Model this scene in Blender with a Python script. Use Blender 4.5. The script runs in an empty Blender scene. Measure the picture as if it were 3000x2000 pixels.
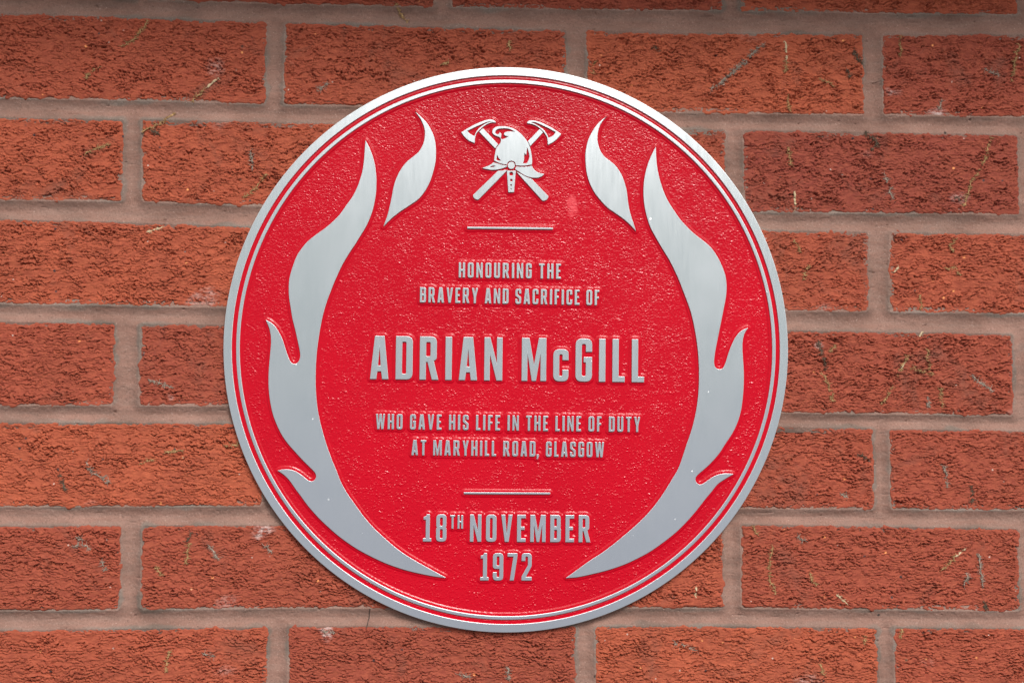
import bpy, math
import numpy as np
from mathutils import Matrix, Vector

# ------------------------------------------------------------------ camera, sky, sun, exposure
SC = bpy.context.scene
MM = 0.001
Z0 = 1.6                                   # height of the plaque centre above the pavement, metres
CAM = [-48.22,-1058.333,-46.026]
AX = [0.9987971633332507,-0.0485218354022622,0.0070610202270816515]
AY = [-0.009356613096862709,-0.04724745980629715,0.9988393921613263]
AZ = [-0.04813190531037702,-0.9977040187505751,-0.04764462886984001]
cam_data = bpy.data.cameras.new('camera')
cam_data.lens = 50.0
cam_data.sensor_width = 36.0
cam_data.clip_start = 0.01
cam_data.clip_end = 100.0
cam_data.dof.use_dof = True
cam_data.dof.focus_distance = 1.054
cam_data.dof.aperture_fstop = 4.0
camera = bpy.data.objects.new('camera', cam_data)
SC.collection.objects.link(camera)
camera.matrix_world = Matrix(((AX[0], AY[0], AZ[0], CAM[0] * MM),
                              (AX[1], AY[1], AZ[1], CAM[1] * MM),
                              (AX[2], AY[2], AZ[2], CAM[2] * MM + Z0),
                              (0, 0, 0, 1)))
SC.camera = camera

SUN_EL, SUN_AZ = math.radians(38), math.radians(14)      # azimuth: to the right of straight out from the wall
world = bpy.data.worlds.new('World')
SC.world = world
world.use_nodes = True
wn, wl = world.node_tree.nodes, world.node_tree.links
wn.clear()
w_out = wn.new('ShaderNodeOutputWorld')
w_sky = wn.new('ShaderNodeTexSky')
w_sky.sky_type = 'NISHITA'
w_sky.sun_disc = False
w_sky.sun_elevation = SUN_EL
w_sky.sun_rotation = math.pi - SUN_AZ
w_sky.dust_density = 4.0
w_sky.air_density = 1.0
w_sat = wn.new('ShaderNodeHueSaturation')
w_sat.inputs['Saturation'].default_value = 0.22          # thin grey cloud, not a blue sky
w_bg = wn.new('ShaderNodeBackground')
w_bg.inputs['Strength'].default_value = 0.15
w_low = wn.new('ShaderNodeBackground')                   # street level: pavement and what stands across the road
w_low.inputs['Strength'].default_value = 1.0
w_tc = wn.new('ShaderNodeTexCoord')
w_sep = wn.new('ShaderNodeSeparateXYZ')
w_ramp = wn.new('ShaderNodeValToRGB')
w_ramp.color_ramp.interpolation = 'EASE'
w_ramp.color_ramp.elements[0].position = 0.610
w_ramp.color_ramp.elements[0].color = (0, 0, 0, 1)
w_ramp.color_ramp.elements[1].position = 0.648
w_ramp.color_ramp.elements[1].color = (1, 1, 1, 1)
w_half = wn.new('ShaderNodeMath')
w_half.operation = 'MULTIPLY_ADD'
w_half.inputs[1].default_value = 0.5
w_half.inputs[2].default_value = 0.5
w_street = wn.new('ShaderNodeValToRGB')
w_street.color_ramp.elements[0].position = 0.486
w_street.color_ramp.elements[0].color = (0.325, 0.335, 0.378, 1)
w_street.color_ramp.elements[1].position = 0.506
w_street.color_ramp.elements[1].color = (0.318, 0.350, 0.354, 1)
e = w_street.color_ramp.elements.new(0.412)
e.color = (0.30, 0.31, 0.352, 1)
e = w_street.color_ramp.elements.new(0.33)
e.color = (0.095, 0.093, 0.098, 1)
w_mix = wn.new('ShaderNodeMixShader')
wl.new(w_sky.outputs['Color'], w_sat.inputs['Color'])
wl.new(w_sat.outputs['Color'], w_bg.inputs['Color'])
wl.new(w_tc.outputs['Generated'], w_sep.inputs[0])
wl.new(w_sep.outputs['Z'], w_half.inputs[0])
wl.new(w_half.outputs[0], w_ramp.inputs[0])
wl.new(w_half.outputs[0], w_street.inputs[0])
wl.new(w_street.outputs['Color'], w_low.inputs['Color'])
wl.new(w_ramp.outputs['Color'], w_mix.inputs[0])
wl.new(w_low.outputs[0], w_mix.inputs[1])
wl.new(w_bg.outputs[0], w_mix.inputs[2])
wl.new(w_mix.outputs[0], w_out.inputs['Surface'])

sun_data = bpy.data.lights.new('sun', 'SUN')
sun_data.energy = 1.3
sun_data.angle = math.radians(13)
sun_data.color = (1.0, 0.97, 0.93)
sun = bpy.data.objects.new('sun', sun_data)
SC.collection.objects.link(sun)
to_sun = Vector((math.sin(SUN_AZ) * math.cos(SUN_EL), -math.cos(SUN_AZ) * math.cos(SUN_EL), math.sin(SUN_EL)))
sun.rotation_euler = to_sun.to_track_quat('Z', 'Y').to_euler()
sun.location = (1, -3, 5)

vs = SC.view_settings
vs.view_transform = 'Standard'
vs.look = 'None'
vs.exposure = 0.44
vs.gamma = 1.0
vs.use_curve_mapping = False

# ------------------------------------------------------------------ measured outlines, millimetres from the plaque centre
BEDS = [[[[-379.04,258.87],[-267.34,256.11],[-152.51,255.17],[1.06,255.27],[156.79,256.94],[394.53,258.17]],[[-378.7,244.53],[-267.1,243.24],[-152.33,241.72],[1.17,240.42],[156.79,240.16],[394.38,243.85]]],[[[-377.18,180.74],[-264.91,180.43],[-151.46,179.08],[156.81,178.48],[393.72,179.66]],[[-376.84,166.49],[-264.65,166.88],[-151.29,166.49],[156.81,166.49],[393.59,166.23]]],[[[-375.37,104.9],[-275.98,105.3],[-186.96,102.99],[189.32,103.59],[392.96,104.83]],[[-375.05,91.26],[-275.68,89.82],[-186.72,87.71],[189.3,90.37],[392.8,90.18]]],[[[-373.55,28.33],[-291.88,27.93],[-211.59,27.27],[210.01,29.38],[392.17,28.93]],[[-373.24,15.53],[-291.63,15.59],[-211.38,14.88],[209.98,14.95],[392.02,13.87]]],[[[-371.78,-45.99],[-205.89,-45.3],[206.47,-47.47],[391.38,-48.52]],[[-371.49,-58.2],[-205.69,-57.61],[206.45,-57.71],[391.26,-59.61]]],[[[-370.02,-119.81],[-182.53,-118.61],[176.42,-119.04],[390.65,-119.79]],[[-369.7,-133.18],[-182.33,-132.1],[176.41,-130.21],[390.51,-133.12]]],[[[-368.22,-195.37],[-146.31,-193.08],[156.88,-192.98],[389.87,-195.2]],[[-367.9,-208.65],[-146.13,-205.76],[156.88,-205.84],[389.74,-207.68]]]]
PERPS = [[[-277.95,-271.16],[-56.73,-45.17],[162.02,174.59],[390.55,403.38]],[[-181.72,-169.57],[42.62,57.08],[270.07,284.31]],[[-285.97,-272.48],[-63.26,-49.24],[163.58,177.37],[390.14,403.96]],[[-176.18,-162.85],[48.54,62.66],[273.26,287.94]],[[-289.23,-272.36],[-63.04,-47.84],[159.43,173.64],[383.85,398.09]],[[-180.21,-167.22],[50.56,64.59],[276.67,288.13]],[[-281.86,-268.06],[-59.05,-45.2],[162.26,175.1],[387.33,400.7]],[[-174.66,-160.25],[52.0,66.2],[279.32,290.97]]]
FLAMES = {"LL":[[[-107.58,153.06],[-105.9,150.15],[-103.42,144.8],[-101.41,138.96],[-99.88,131.65],[-99.11,123.84],[-99.21,116.03],[-99.9,109.19],[-101.46,101.36],[-103.79,94.51],[-106.61,88.14],[-110.39,81.76],[-114.17,75.39],[-118.9,68.04],[-123.61,59.73],[-127.35,51.45],[-130.15,44.63],[-134.32,33.16],[-137.07,23.46],[-139.14,12.81],[-140.62,2.18],[-141.71,-9.4],[-142.04,-20.96],[-141.78,-32.5],[-140.67,-44.02],[-138.92,-53.61],[-136.4,-63.19],[-133.4,-72.76],[-129.93,-82.32],[-125.5,-92.83],[-122.54,-100.09],[-117.65,-108.67],[-111.82,-116.77],[-105.02,-125.82],[-98.24,-133.44],[-90.5,-140.57],[-82.78,-147.23],[-74.1,-153.41],[-64.46,-159.12],[-54.82,-164.35],[-44.7,-169.77]],[[-44.7,-169.77],[-51.9,-169.11],[-64.38,-166.75],[-75.9,-163.9],[-88.38,-159.64],[-99.9,-154.42],[-110.47,-148.73],[-121.06,-141.61],[-129.73,-134.49],[-138.41,-126.41],[-146.15,-117.85],[-151.49,-110.72],[-155.86,-105.01],[-159.55,-99.78],[-163.13,-95.97],[-166.5,-93.41],[-168.9,-91.99]],[[-168.9,-91.99],[-165.58,-91.21],[-161.77,-91.0],[-157.95,-91.65],[-154.12,-93.35],[-151.23,-95.25],[-148.34,-97.53],[-146.41,-99.05],[-144.02,-99.71],[-141.84,-98.74],[-140.73,-96.35],[-141.24,-93.96],[-142.69,-92.05],[-146.56,-88.25],[-151.4,-83.49],[-156.24,-78.25],[-161.08,-72.92],[-165.94,-66.25],[-169.87,-58.61],[-172.84,-50.97],[-174.88,-42.35],[-176.17,-32.77],[-176.5,-23.16],[-176.24,-15.47],[-175.6,-6.81],[-175.07,1.86],[-175.44,7.64],[-176.67,12.92],[-179.14,18.4]],[[-179.14,18.4],[-175.77,16.79],[-172.38,13.93],[-169.45,9.62],[-166.99,4.83],[-164.99,-0.94],[-162.99,-6.7],[-161.21,-11.01],[-159.56,-13.02],[-157.16,-13.67],[-154.79,-11.92],[-153.6,-8.54],[-153.95,-3.73],[-155.48,3.01],[-157.52,11.67],[-159.54,19.37],[-161.1,28.04],[-162.47,36.72],[-162.61,46.2],[-161.74,52.01],[-160.09,57.84],[-157.33,65.63],[-154.04,71.0],[-149.8,76.39],[-144.1,81.32],[-137.43,86.27],[-131.72,91.21],[-126.01,97.12],[-121.28,104.01],[-116.54,110.9],[-113.24,117.78],[-110.91,124.65],[-109.26,131.51],[-108.38,139.34],[-107.98,146.2],[-107.58,153.06]]],"LS":[[[-70.97,175.55],[-66.65,171.4],[-61.93,166.57],[-57.97,159.76],[-55.97,153.9],[-55.12,146.06],[-55.33,138.21],[-56.73,131.33],[-59.08,123.46],[-62.41,116.57],[-67.19,110.14],[-72.96,105.66],[-79.69,101.18],[-85.45,96.71],[-90.24,92.25],[-93.58,88.51]],[[-93.58,88.51],[-92.18,92.71],[-90.49,97.61],[-88.92,104.46],[-87.55,111.32],[-86.18,119.15],[-84.31,125.04],[-81.47,130.96],[-77.17,136.9],[-72.36,141.08],[-68.03,144.88],[-65.17,149.83],[-63.76,154.75],[-63.52,160.65],[-64.84,165.54],[-66.82,169.63],[-69.29,173.12],[-70.97,175.55]]],"RS":[[[73.27,174.29],[69.34,171.55],[65.42,167.73],[62.0,162.73],[59.08,156.76],[57.44,150.81],[56.68,143.9],[57.32,134.06],[58.72,127.19],[61.21,120.83],[64.67,114.97],[69.1,109.63],[74.03,104.78],[80.43,100.45],[85.85,96.59],[90.78,92.23],[95.02,87.67]],[[95.02,87.67],[93.23,93.25],[91.25,99.12],[89.75,105.0],[88.75,110.89],[87.94,117.77],[86.25,124.15],[83.77,130.52],[79.81,136.37],[75.37,140.25],[70.93,143.63],[67.97,148.02],[66.27,152.93],[65.66,157.86],[66.23,162.8],[67.88,167.77],[70.82,171.97],[73.27,174.29]]],"RL":[[[109.82,151.85],[107.86,148.16],[105.4,142.69],[102.96,135.74],[101.2,127.82],[100.54,118.94],[100.85,111.06],[101.86,104.19],[103.55,97.32],[106.02,90.47],[109.98,83.15],[114.92,74.86],[120.35,66.09],[124.79,57.31],[128.25,49.51],[130.36,43.85],[133.81,35.07],[136.77,26.28],[139.24,15.55],[141.02,4.81],[142.21,-6.9],[142.62,-18.61],[142.33,-30.3],[141.26,-41.02],[139.31,-51.74],[136.38,-62.44],[132.96,-72.17],[127.89,-87.32],[123.02,-96.06],[117.66,-104.78],[111.33,-113.99],[104.53,-122.21],[96.76,-129.95],[88.99,-136.72],[80.27,-143.96],[70.59,-151.19],[60.92,-157.45],[52.23,-163.7],[43.55,-169.94]],[[43.55,-169.94],[52.26,-169.25],[62.9,-167.03],[74.52,-164.14],[86.15,-160.28],[96.83,-155.45],[106.54,-150.14],[116.27,-143.38],[126.01,-135.65],[133.81,-127.9],[140.64,-120.15],[147.49,-111.43],[152.38,-105.6],[156.3,-100.74],[160.22,-97.82],[164.14,-95.38],[168.56,-92.93]],[[168.56,-92.93],[165.12,-92.46],[160.22,-92.68],[155.32,-93.96],[151.4,-96.11],[147.97,-98.55],[145.52,-100.11],[143.07,-100.8],[140.82,-99.36],[139.94,-96.75],[140.82,-94.52],[143.56,-91.89],[148.45,-87.7],[153.35,-82.82],[158.26,-76.97],[162.38,-70.54],[167.29,-63.22],[171.23,-55.41],[173.99,-46.63],[175.37,-37.85],[176.16,-28.09],[176.37,-19.3],[175.98,-10.51],[175.39,-1.72],[175.4,5.13],[176.39,10.52],[177.97,13.97],[179.85,16.24]],[[179.85,16.24],[176.19,14.93],[172.74,12.45],[169.78,8.5],[167.31,3.59],[164.85,-2.79],[162.88,-9.16],[160.91,-13.57],[158.45,-15.06],[155.49,-14.11],[154.02,-11.19],[154.21,-5.82],[155.49,2.01],[157.46,11.81],[159.43,21.62],[161.4,31.44],[162.88,39.3],[163.34,45.0],[163.24,49.91],[162.26,55.79],[159.79,62.64],[156.33,69.48],[151.89,75.82],[146.45,80.67],[140.53,85.02],[134.6,90.36],[128.67,96.68],[123.73,103.51],[118.79,111.32],[115.32,119.16],[112.84,127.01],[111.05,134.88],[110.14,142.77],[109.82,151.85]]]}
EMBLEM = {"bladeL":[[[[-36.35,160.08],[-29.81,164.36],[-22.53,167.93],[-17.17,169.84],[-13.27,170.06],[-11.3,168.86],[-10.47,167.74]],[[-10.47,167.74],[-13.25,167.99],[-16.66,166.8],[-19.33,165.13],[-21.03,163.68]],[[-21.03,163.68],[-23.45,161.42]],[[-23.45,161.42],[-24.9,159.53],[-25.94,156.56],[-26.3,152.13]],[[-26.3,152.13],[-30.21,153.79],[-33.64,156.44],[-36.35,160.08]]],[[[-31.98,161.13],[-27.37,163.52],[-21.54,166.32],[-17.16,168.22],[-13.01,168.78]],[[-13.01,168.78],[-17.15,167.43],[-21.52,164.75],[-24.91,161.25],[-26.59,157.44]],[[-26.59,157.44],[-28.54,158.24],[-30.26,159.44],[-31.98,161.13]]]],"handleLtop":[[[[-20.25,163.44],[-8.73,151.44]],[[-8.73,151.44],[-9.8,150.19],[-10.86,148.35]],[[-10.86,148.35],[-23.05,160.84]],[[-23.05,160.84],[-20.25,163.44]]]],"handleLbot":[[[[5.09,130.92],[7.54,129.82],[10.97,127.91],[13.91,126.63],[16.51,125.88]],[[16.51,125.88],[28.76,113.45]],[[28.76,113.45],[29.06,112.22],[27.7,110.49],[25.99,109.63],[24.67,109.71]],[[24.67,109.71],[5.09,130.92]]]],"bladeR":[[[[12.66,167.79],[13.39,169.23],[15.34,169.95],[19.02,169.72],[23.92,168.22],[31.79,164.41],[38.43,160.08]],[[38.43,160.08],[35.75,156.83],[32.34,153.82],[28.43,151.79]],[[28.43,151.79],[28.16,155.97],[27.17,158.67],[25.19,161.44]],[[25.19,161.44],[22.58,163.86]],[[22.58,163.86],[20.02,165.69],[16.58,167.11],[12.66,167.79]]],[[[15.5,168.48],[19.02,168.49],[24.92,166.02],[29.59,163.88],[34.26,161.39]],[[34.26,161.39],[32.31,158.75],[28.89,157.07]],[[28.89,157.07],[27.8,159.41],[25.92,162.34],[22.97,164.76],[19.03,167.06],[15.5,168.48]]]],"handleRtop":[[[[22.19,163.46],[24.8,161.04]],[[24.8,161.04],[15.13,150.34]],[[15.13,150.34],[14.48,152.3],[13.49,154.26]],[[13.49,154.26],[22.19,163.46]]]],"handleRbot":[[[[-2.34,132.13],[-2.82,131.14],[-23.03,109.91]],[[-23.03,109.91],[-24.0,109.7],[-25.71,110.36],[-26.93,111.67],[-27.19,113.28]],[[-27.19,113.28],[-8.97,131.39]],[[-8.97,131.39],[-5.66,131.83],[-2.34,132.62]]]],"dome":[[[[-11.81,139.3],[-11.11,144.03],[-10.17,148.46],[-8.48,150.95],[-7.03,152.94],[-6.81,155.4],[-7.79,156.86],[-10.24,157.8],[-12.2,158.76],[-13.19,160.46],[-12.96,162.43],[-11.27,164.18],[-8.35,165.12],[-4.44,165.18],[-0.52,164.61],[2.91,163.44],[6.35,161.28],[9.3,158.62],[11.76,155.7],[13.74,152.78],[15.23,148.87],[16.24,144.46],[16.76,140.04],[16.58,136.69]],[[16.58,136.69],[13.36,136.05],[9.45,135.7],[4.57,135.82]],[[4.57,135.82],[3.82,138.12],[1.86,139.17],[-0.1,139.04],[-1.55,137.79],[-1.98,136.21]],[[-1.98,136.21],[-6.18,136.93],[-9.12,137.92],[-11.81,139.3]]],[[[3.9,160.99],[0.96,162.66],[-2.47,163.49],[-6.38,163.48],[-9.3,162.84],[-10.86,161.24],[-10.75,159.66],[-9.52,159.0],[-8.21,159.56],[-7.82,160.7]],[[-7.82,160.7],[-6.59,159.59],[-6.43,157.87],[-6.81,156.38],[-5.83,155.27]],[[-5.83,155.27],[-3.39,156.19],[-1.21,157.71]],[[-1.21,157.71],[-3.41,158.01],[-4.49,159.13],[-3.82,160.47],[-1.48,161.25],[1.46,161.24],[3.9,160.99]]],[[[-9.55,143.8],[-8.41,141.37],[-6.44,138.94]],[[-6.44,138.94],[-8.4,139.25],[-10.01,139.87]],[[-10.01,139.87],[-9.55,143.8]]],[[[12.88,149.57],[14.03,146.39],[14.68,142.96],[13.83,139.5],[12.62,137.52]],[[12.62,137.52],[9.83,137.47]],[[9.83,137.47],[10.65,139.94],[10.85,145.36]],[[10.85,145.36],[12.33,143.66]],[[12.33,143.66],[12.88,149.57]]]],"brimL":[[[[-12.29,138.02],[-13.98,136.37],[-16.9,134.95],[-20.54,133.47]],[[-20.54,133.47],[-16.88,132.64],[-12.98,132.21],[-9.08,132.52],[-5.18,133.56],[-2.16,134.83]],[[-2.16,134.83],[-2.17,135.42]],[[-2.17,135.42],[-6.18,136.15],[-9.84,137.07],[-12.29,138.02]]],[[[-14.94,134.0],[-12.76,135.36],[-10.32,135.3]],[[-10.32,135.3],[-12.5,134.28],[-14.94,134.0]]]],"brimR":[[[[4.57,134.84],[9.46,134.72],[13.37,135.02],[16.64,135.71]],[[16.64,135.71],[17.53,133.91],[19.74,131.73],[22.69,130.3],[25.87,129.86]],[[25.87,129.86],[24.17,128.11],[21.24,126.94],[17.82,126.79],[14.4,127.23],[10.48,128.89],[7.04,131.05],[4.0,133.06]],[[4.0,133.06],[4.39,133.85],[4.57,134.84]]]],"badge":[[[[3.79,135.81],[3.72,135.22],[3.53,134.65],[3.22,134.15],[2.81,133.72],[2.31,133.4],[1.75,133.19],[1.17,133.12],[0.58,133.17],[0.02,133.36],[-0.48,133.67],[-0.9,134.08],[-1.22,134.58],[-1.42,135.14],[-1.49,135.73],[-1.43,136.32],[-1.23,136.88],[-0.92,137.39],[-0.51,137.82],[-0.01,138.14],[0.54,138.34],[1.13,138.42],[1.72,138.36],[2.28,138.18],[2.78,137.87],[3.2,137.45],[3.52,136.96],[3.72,136.4]]]],"strap":[[[[-2.14,131.79],[4.59,131.89]],[[4.59,131.89],[3.34,115.68]],[[3.34,115.68],[-0.9,115.62]],[[-0.9,115.62],[-2.14,131.79]]],[[[2.66,129.51],[2.55,128.94],[2.24,128.46],[1.76,128.13],[1.2,128.01],[0.64,128.11],[0.17,128.43],[-0.16,128.9],[-0.27,129.46],[-0.16,130.03],[0.15,130.51],[0.62,130.84],[1.18,130.96],[1.74,130.85],[2.22,130.54],[2.54,130.07]]],[[[2.2,124.74],[2.13,124.36],[1.92,124.04],[1.61,123.82],[1.23,123.74],[0.86,123.81],[0.54,124.02],[0.33,124.33],[0.25,124.71],[0.32,125.09],[0.53,125.41],[0.85,125.62],[1.22,125.7],[1.59,125.64],[1.91,125.43],[2.13,125.11]]],[[[1.74,121.0],[1.69,120.76],[1.56,120.55],[1.35,120.41],[1.11,120.36],[0.87,120.4],[0.66,120.54],[0.52,120.74],[0.47,120.98],[0.52,121.23],[0.66,121.44],[0.86,121.58],[1.1,121.63],[1.35,121.59],[1.55,121.45],[1.69,121.25]]],[[[1.57,118.01],[1.54,117.84],[1.44,117.69],[1.3,117.6],[1.13,117.56],[0.96,117.59],[0.82,117.68],[0.72,117.83],[0.69,117.99],[0.72,118.16],[0.82,118.31],[0.96,118.41],[1.13,118.44],[1.29,118.41],[1.44,118.32],[1.53,118.18]]]]}
BARS = [[[-31.31,89.44],[32.62,89.65],[32.63,88.24],[-31.3,88.04]],[[-32.14,-107.13],[31.72,-107.19],[31.73,-108.49],[-32.13,-108.46]]]
TEXT = [["HONOURING THE",[-37.3,51.47],[38.81,51.38],11.28],["BRAVERY AND SACRIFICE OF",[-65.96,32.68],[67.56,31.97],11.31],["ADRIAN McGILL",[-102.17,-24.38],[101.35,-25.15],31.99],["WHO GAVE HIS LIFE IN THE LINE OF DUTY",[-97.45,-61.12],[98.54,-62.07],11.19],["AT MARYHILL ROAD, GLASGOW",[-70.99,-80.15],[71.59,-80.93],11.2],["18^TH NOVEMBER",[-61.94,-143.34],[61.55,-143.63],19.93],["1972",[-19.61,-171.71],[18.37,-171.74],20.04]]
TENDRILS = [["k",[[-100.61,-193.32],[-101.28,-200.04],[-102.7,-207.01]]],["t",[[198.54,-148.17],[196.45,-162.11],[196.95,-172.75],[201.57,-182.35]]],["t",[[358.3,138.1],[351.07,128.57],[346.16,110.19]]],["t",[[390.04,236.09],[387.21,220.17],[384.96,207.98]]],["t",[[-270.29,239.32],[-277.88,228.89],[-288.75,220.72]]],["t",[[-249.95,172.24],[-261.07,162.85],[-271.0,158.09]]],["g",[[179.0,218.85],[174.29,215.62],[167.24,209.47],[159.41,202.79]]],["t",[[-180.79,127.59],[-188.44,117.26],[-197.37,109.22]]],["g",[[-308.08,-86.48],[-306.24,-92.21],[-299.23,-96.9],[-291.49,-101.35]]],["g",[[355.76,-152.91],[357.23,-164.39],[358.43,-175.86]]],["t",[[237.18,-17.74],[242.86,-29.26],[245.95,-38.22]]],["t",[[368.06,163.18],[364.77,151.31],[360.72,142.86]]],["g",[[177.69,218.3],[172.46,212.18],[163.32,205.48]]],["t",[[302.48,-3.01],[296.13,-14.67],[293.75,-19.85]]],["t",[[-296.79,147.46],[-304.22,145.05],[-314.1,140.32]]],["t",[[305.3,-13.05],[312.88,-15.31],[322.82,-17.29]]],["g",[[352.2,-19.11],[366.3,-29.59]]],["g",[[329.39,-85.17],[331.16,-92.86],[332.14,-101.83]]],["g",[[-263.49,-26.14],[-256.24,-28.85],[-248.47,-32.05]]],["t",[[289.79,-26.32],[286.09,-34.07],[281.88,-40.27]]],["t",[[317.18,1.0],[318.65,-14.48]]],["t",[[327.45,-28.6],[328.65,-44.05]]],["t",[[298.19,240.09],[298.1,225.06]]],["t",[[-245.45,-223.76],[-247.29,-230.92],[-247.9,-238.31]]],["g",[[192.36,232.47],[181.36,222.82]]],["t",[[333.13,62.07],[339.73,64.75],[342.84,58.29]]],["t",[[211.84,153.59],[213.9,139.55]]],["c",[[-255.15,87.05],[-268.55,82.56]]],["t",[[-232.53,-145.45],[-234.13,-152.92],[-234.76,-159.38]]],["c",[[209.4,234.64],[210.68,220.76]]],["d",[[273.18,151.17],[279.25,155.19],[278.76,161.72]]],["t",[[336.68,-155.24],[326.45,-164.44]]],["t",[[-85.46,255.28],[-82.33,250.15],[-77.67,244.54]]],["g",[[-316.39,-147.65],[-310.27,-146.14],[-304.78,-150.1]]],["c",[[216.21,120.33],[216.7,107.34]]],["t",[[-227.39,190.06],[-236.8,181.43]]],["t",[[339.9,85.58],[335.37,80.31],[338.5,75.67]]],["t",[[226.87,-165.86],[228.39,-172.2],[232.77,-176.0]]],["d",[[261.7,228.31],[264.84,222.58],[267.98,217.91]]],["t",[[-238.95,-77.62],[-250.83,-79.18]]],["g",[[363.51,217.08],[367.47,213.99],[374.09,212.0]]],["t",[[211.41,193.27],[212.17,181.52]]],["t",[[-207.9,-74.93],[-196.73,-71.86]]],["d",[[350.45,-101.75],[351.39,-113.28]]],["g",[[162.02,203.88],[152.89,196.93]]],["t",[[-306.47,205.51],[-314.3,197.18]]],["d",[[-327.34,-96.54],[-325.27,-101.01],[-323.17,-106.97]]],["c",[[-217.47,198.97],[-225.65,191.38]]],["c",[[346.4,-147.56],[337.99,-154.22]]],["g",[[-217.86,-147.9],[-214.06,-152.87],[-211.52,-156.35]]],["c",[[246.95,-182.32],[254.68,-189.41]]],["g",[[346.76,-166.95],[344.59,-177.15]]],["t",[[312.74,42.37],[313.2,32.01]]],["d",[[234.66,6.69],[235.67,-3.6]]],["g",[[-192.61,142.24],[-191.69,132.02]]],["t",[[235.31,206.8],[244.49,202.25]]],["g",[[1.0,-235.01],[2.08,-244.99]]],["g",[[-136.47,196.08],[-144.0,189.51]]],["t",[[224.93,63.38],[223.34,53.53]]],["t",[[-268.52,-87.77],[-259.91,-84.48]]],["t",[[63.26,216.65],[62.27,207.52]]],["d",[[270.63,166.82],[277.17,160.39]]],["g",[[288.55,123.99],[292.18,115.69]]],["d",[[237.74,-5.64],[240.05,-14.37]]],["g",[[317.46,-33.83],[317.92,-42.84]]],["t",[[210.16,219.97],[209.09,211.03]]],["g",[[-133.63,-208.99],[-124.88,-210.98]]],["t",[[216.64,82.7],[220.53,74.98]]],["c",[[140.99,-176.35],[141.26,-184.92]]],["t",[[267.5,-212.7],[268.76,-220.29]]],["g",[[329.09,191.43],[327.45,184.3]]],["d",[[265.55,-77.83],[271.25,-81.64]]],["d",[[358.59,-187.32],[361.14,-193.68]]],["g",[[285.45,134.38],[287.52,127.89]]],["d",[[-232.17,-137.74],[-234.04,-144.21]]],["t",[[-1.34,231.01],[0.25,224.54]]],["g",[[-220.24,-225.77],[-213.79,-227.26]]],["g",[[-33.17,-241.43],[-26.87,-243.44]]],["t",[[235.41,-235.39],[236.94,-241.69]]],["g",[[-295.49,-159.0],[-292.91,-164.94]]],["g",[[136.44,-222.17],[142.57,-224.19]]],["c",[[296.09,64.75],[292.38,59.52]]],["t",[[-256.94,-163.39],[-252.89,-168.34]]],["c",[[314.13,15.19],[310.95,9.98]]],["d",[[-267.01,159.17],[-261.45,156.71]]],["g",[[127.5,-218.15],[133.37,-219.66]]],["d",[[257.43,213.77],[257.93,207.74]]],["t",[[182.59,-132.99],[186.7,-137.29]]],["t",[[242.96,-0.96],[246.63,3.71]]],["g",[[218.16,-139.23],[222.8,-142.78]]],["g",[[-177.84,-148.31],[-172.82,-151.29]]],["t",[[296.53,-207.65],[294.94,-213.22]]],["g",[[251.13,-108.06],[256.31,-110.59]]],["t",[[-50.98,211.88],[-45.89,214.57]]],["d",[[340.16,118.21],[344.35,114.35]]],["g",[[-314.33,-140.7],[-310.31,-144.66]]],["c",[[299.83,-8.19],[297.19,-13.12]]],["d",[[107.31,227.93],[111.99,224.88]]]]
SMUDGE = [46.6,106.89]
PALE = [[291.34,196.8,14],[324.79,182.16,18],[234.65,4.11,8],[-179.5,-137.83,20],[386.16,-43.65,14],[-131.12,-209.99,16],[-248.34,-39.33,10]]

rng = np.random.default_rng(11)

# ------------------------------------------------------------------ helpers
def empty(name, loc):
    o = bpy.data.objects.new(name, None)
    o.empty_display_size = 0.05
    SC.collection.objects.link(o)
    o.location = loc
    return o

def link(name, mesh, parent=None):
    o = bpy.data.objects.new(name, mesh)
    SC.collection.objects.link(o)
    if parent is not None:
        o.parent = parent
    return o

def mesh_np(name, verts, quads, mats, smooth=True, attrs=None):
    """verts (n,3) metres, quads (m,4) or (m,3) ints"""
    me = bpy.data.meshes.new(name)
    n, k = quads.shape
    me.vertices.add(len(verts))
    me.vertices.foreach_set('co', np.ascontiguousarray(verts, dtype=np.float32).ravel())
    me.loops.add(n * k)
    me.loops.foreach_set('vertex_index', np.ascontiguousarray(quads, dtype=np.int32).ravel())
    me.polygons.add(n)
    me.polygons.foreach_set('loop_start', np.arange(0, n * k, k, dtype=np.int32))
    me.polygons.foreach_set('loop_total', np.full(n, k, dtype=np.int32))
    me.update(calc_edges=True)
    me.polygons.foreach_set('use_smooth', np.full(n, smooth, dtype=bool))
    for a, v in (attrs or {}).items():
        at = me.attributes.new(a, 'FLOAT', 'POINT')
        at.data.foreach_set('value', np.ascontiguousarray(v, dtype=np.float32).ravel())
    for m in mats:
        me.materials.append(m)
    me.validate()
    return me

def sstep(a, b, x):
    t = np.clip((x - a) / (b - a), 0, 1)
    return t * t * (3 - 2 * t)

def fnoise(shape, lx, lz, seed):
    """smooth unit noise; lx, lz = feature size in grid cells"""
    r = np.random.default_rng(seed)
    F = np.fft.rfft2(r.standard_normal(shape).astype(np.float32))
    fz = np.fft.fftfreq(shape[0])[:, None]
    fx = np.fft.rfftfreq(shape[1])[None, :]
    F *= np.exp(-2.2 * ((fx * lx) ** 2 + (fz * lz) ** 2))
    n = np.fft.irfft2(F, s=shape)
    return ((n - n.mean()) / n.std()).astype(np.float32)

def fblur(img, sig):
    fz = np.fft.fftfreq(img.shape[0])[:, None]
    fx = np.fft.rfftfreq(img.shape[1])[None, :]
    return np.fft.irfft2(np.fft.rfft2(img) * np.exp(-2 * (math.pi * sig) ** 2 * (fx ** 2 + fz ** 2)), s=img.shape)

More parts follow.
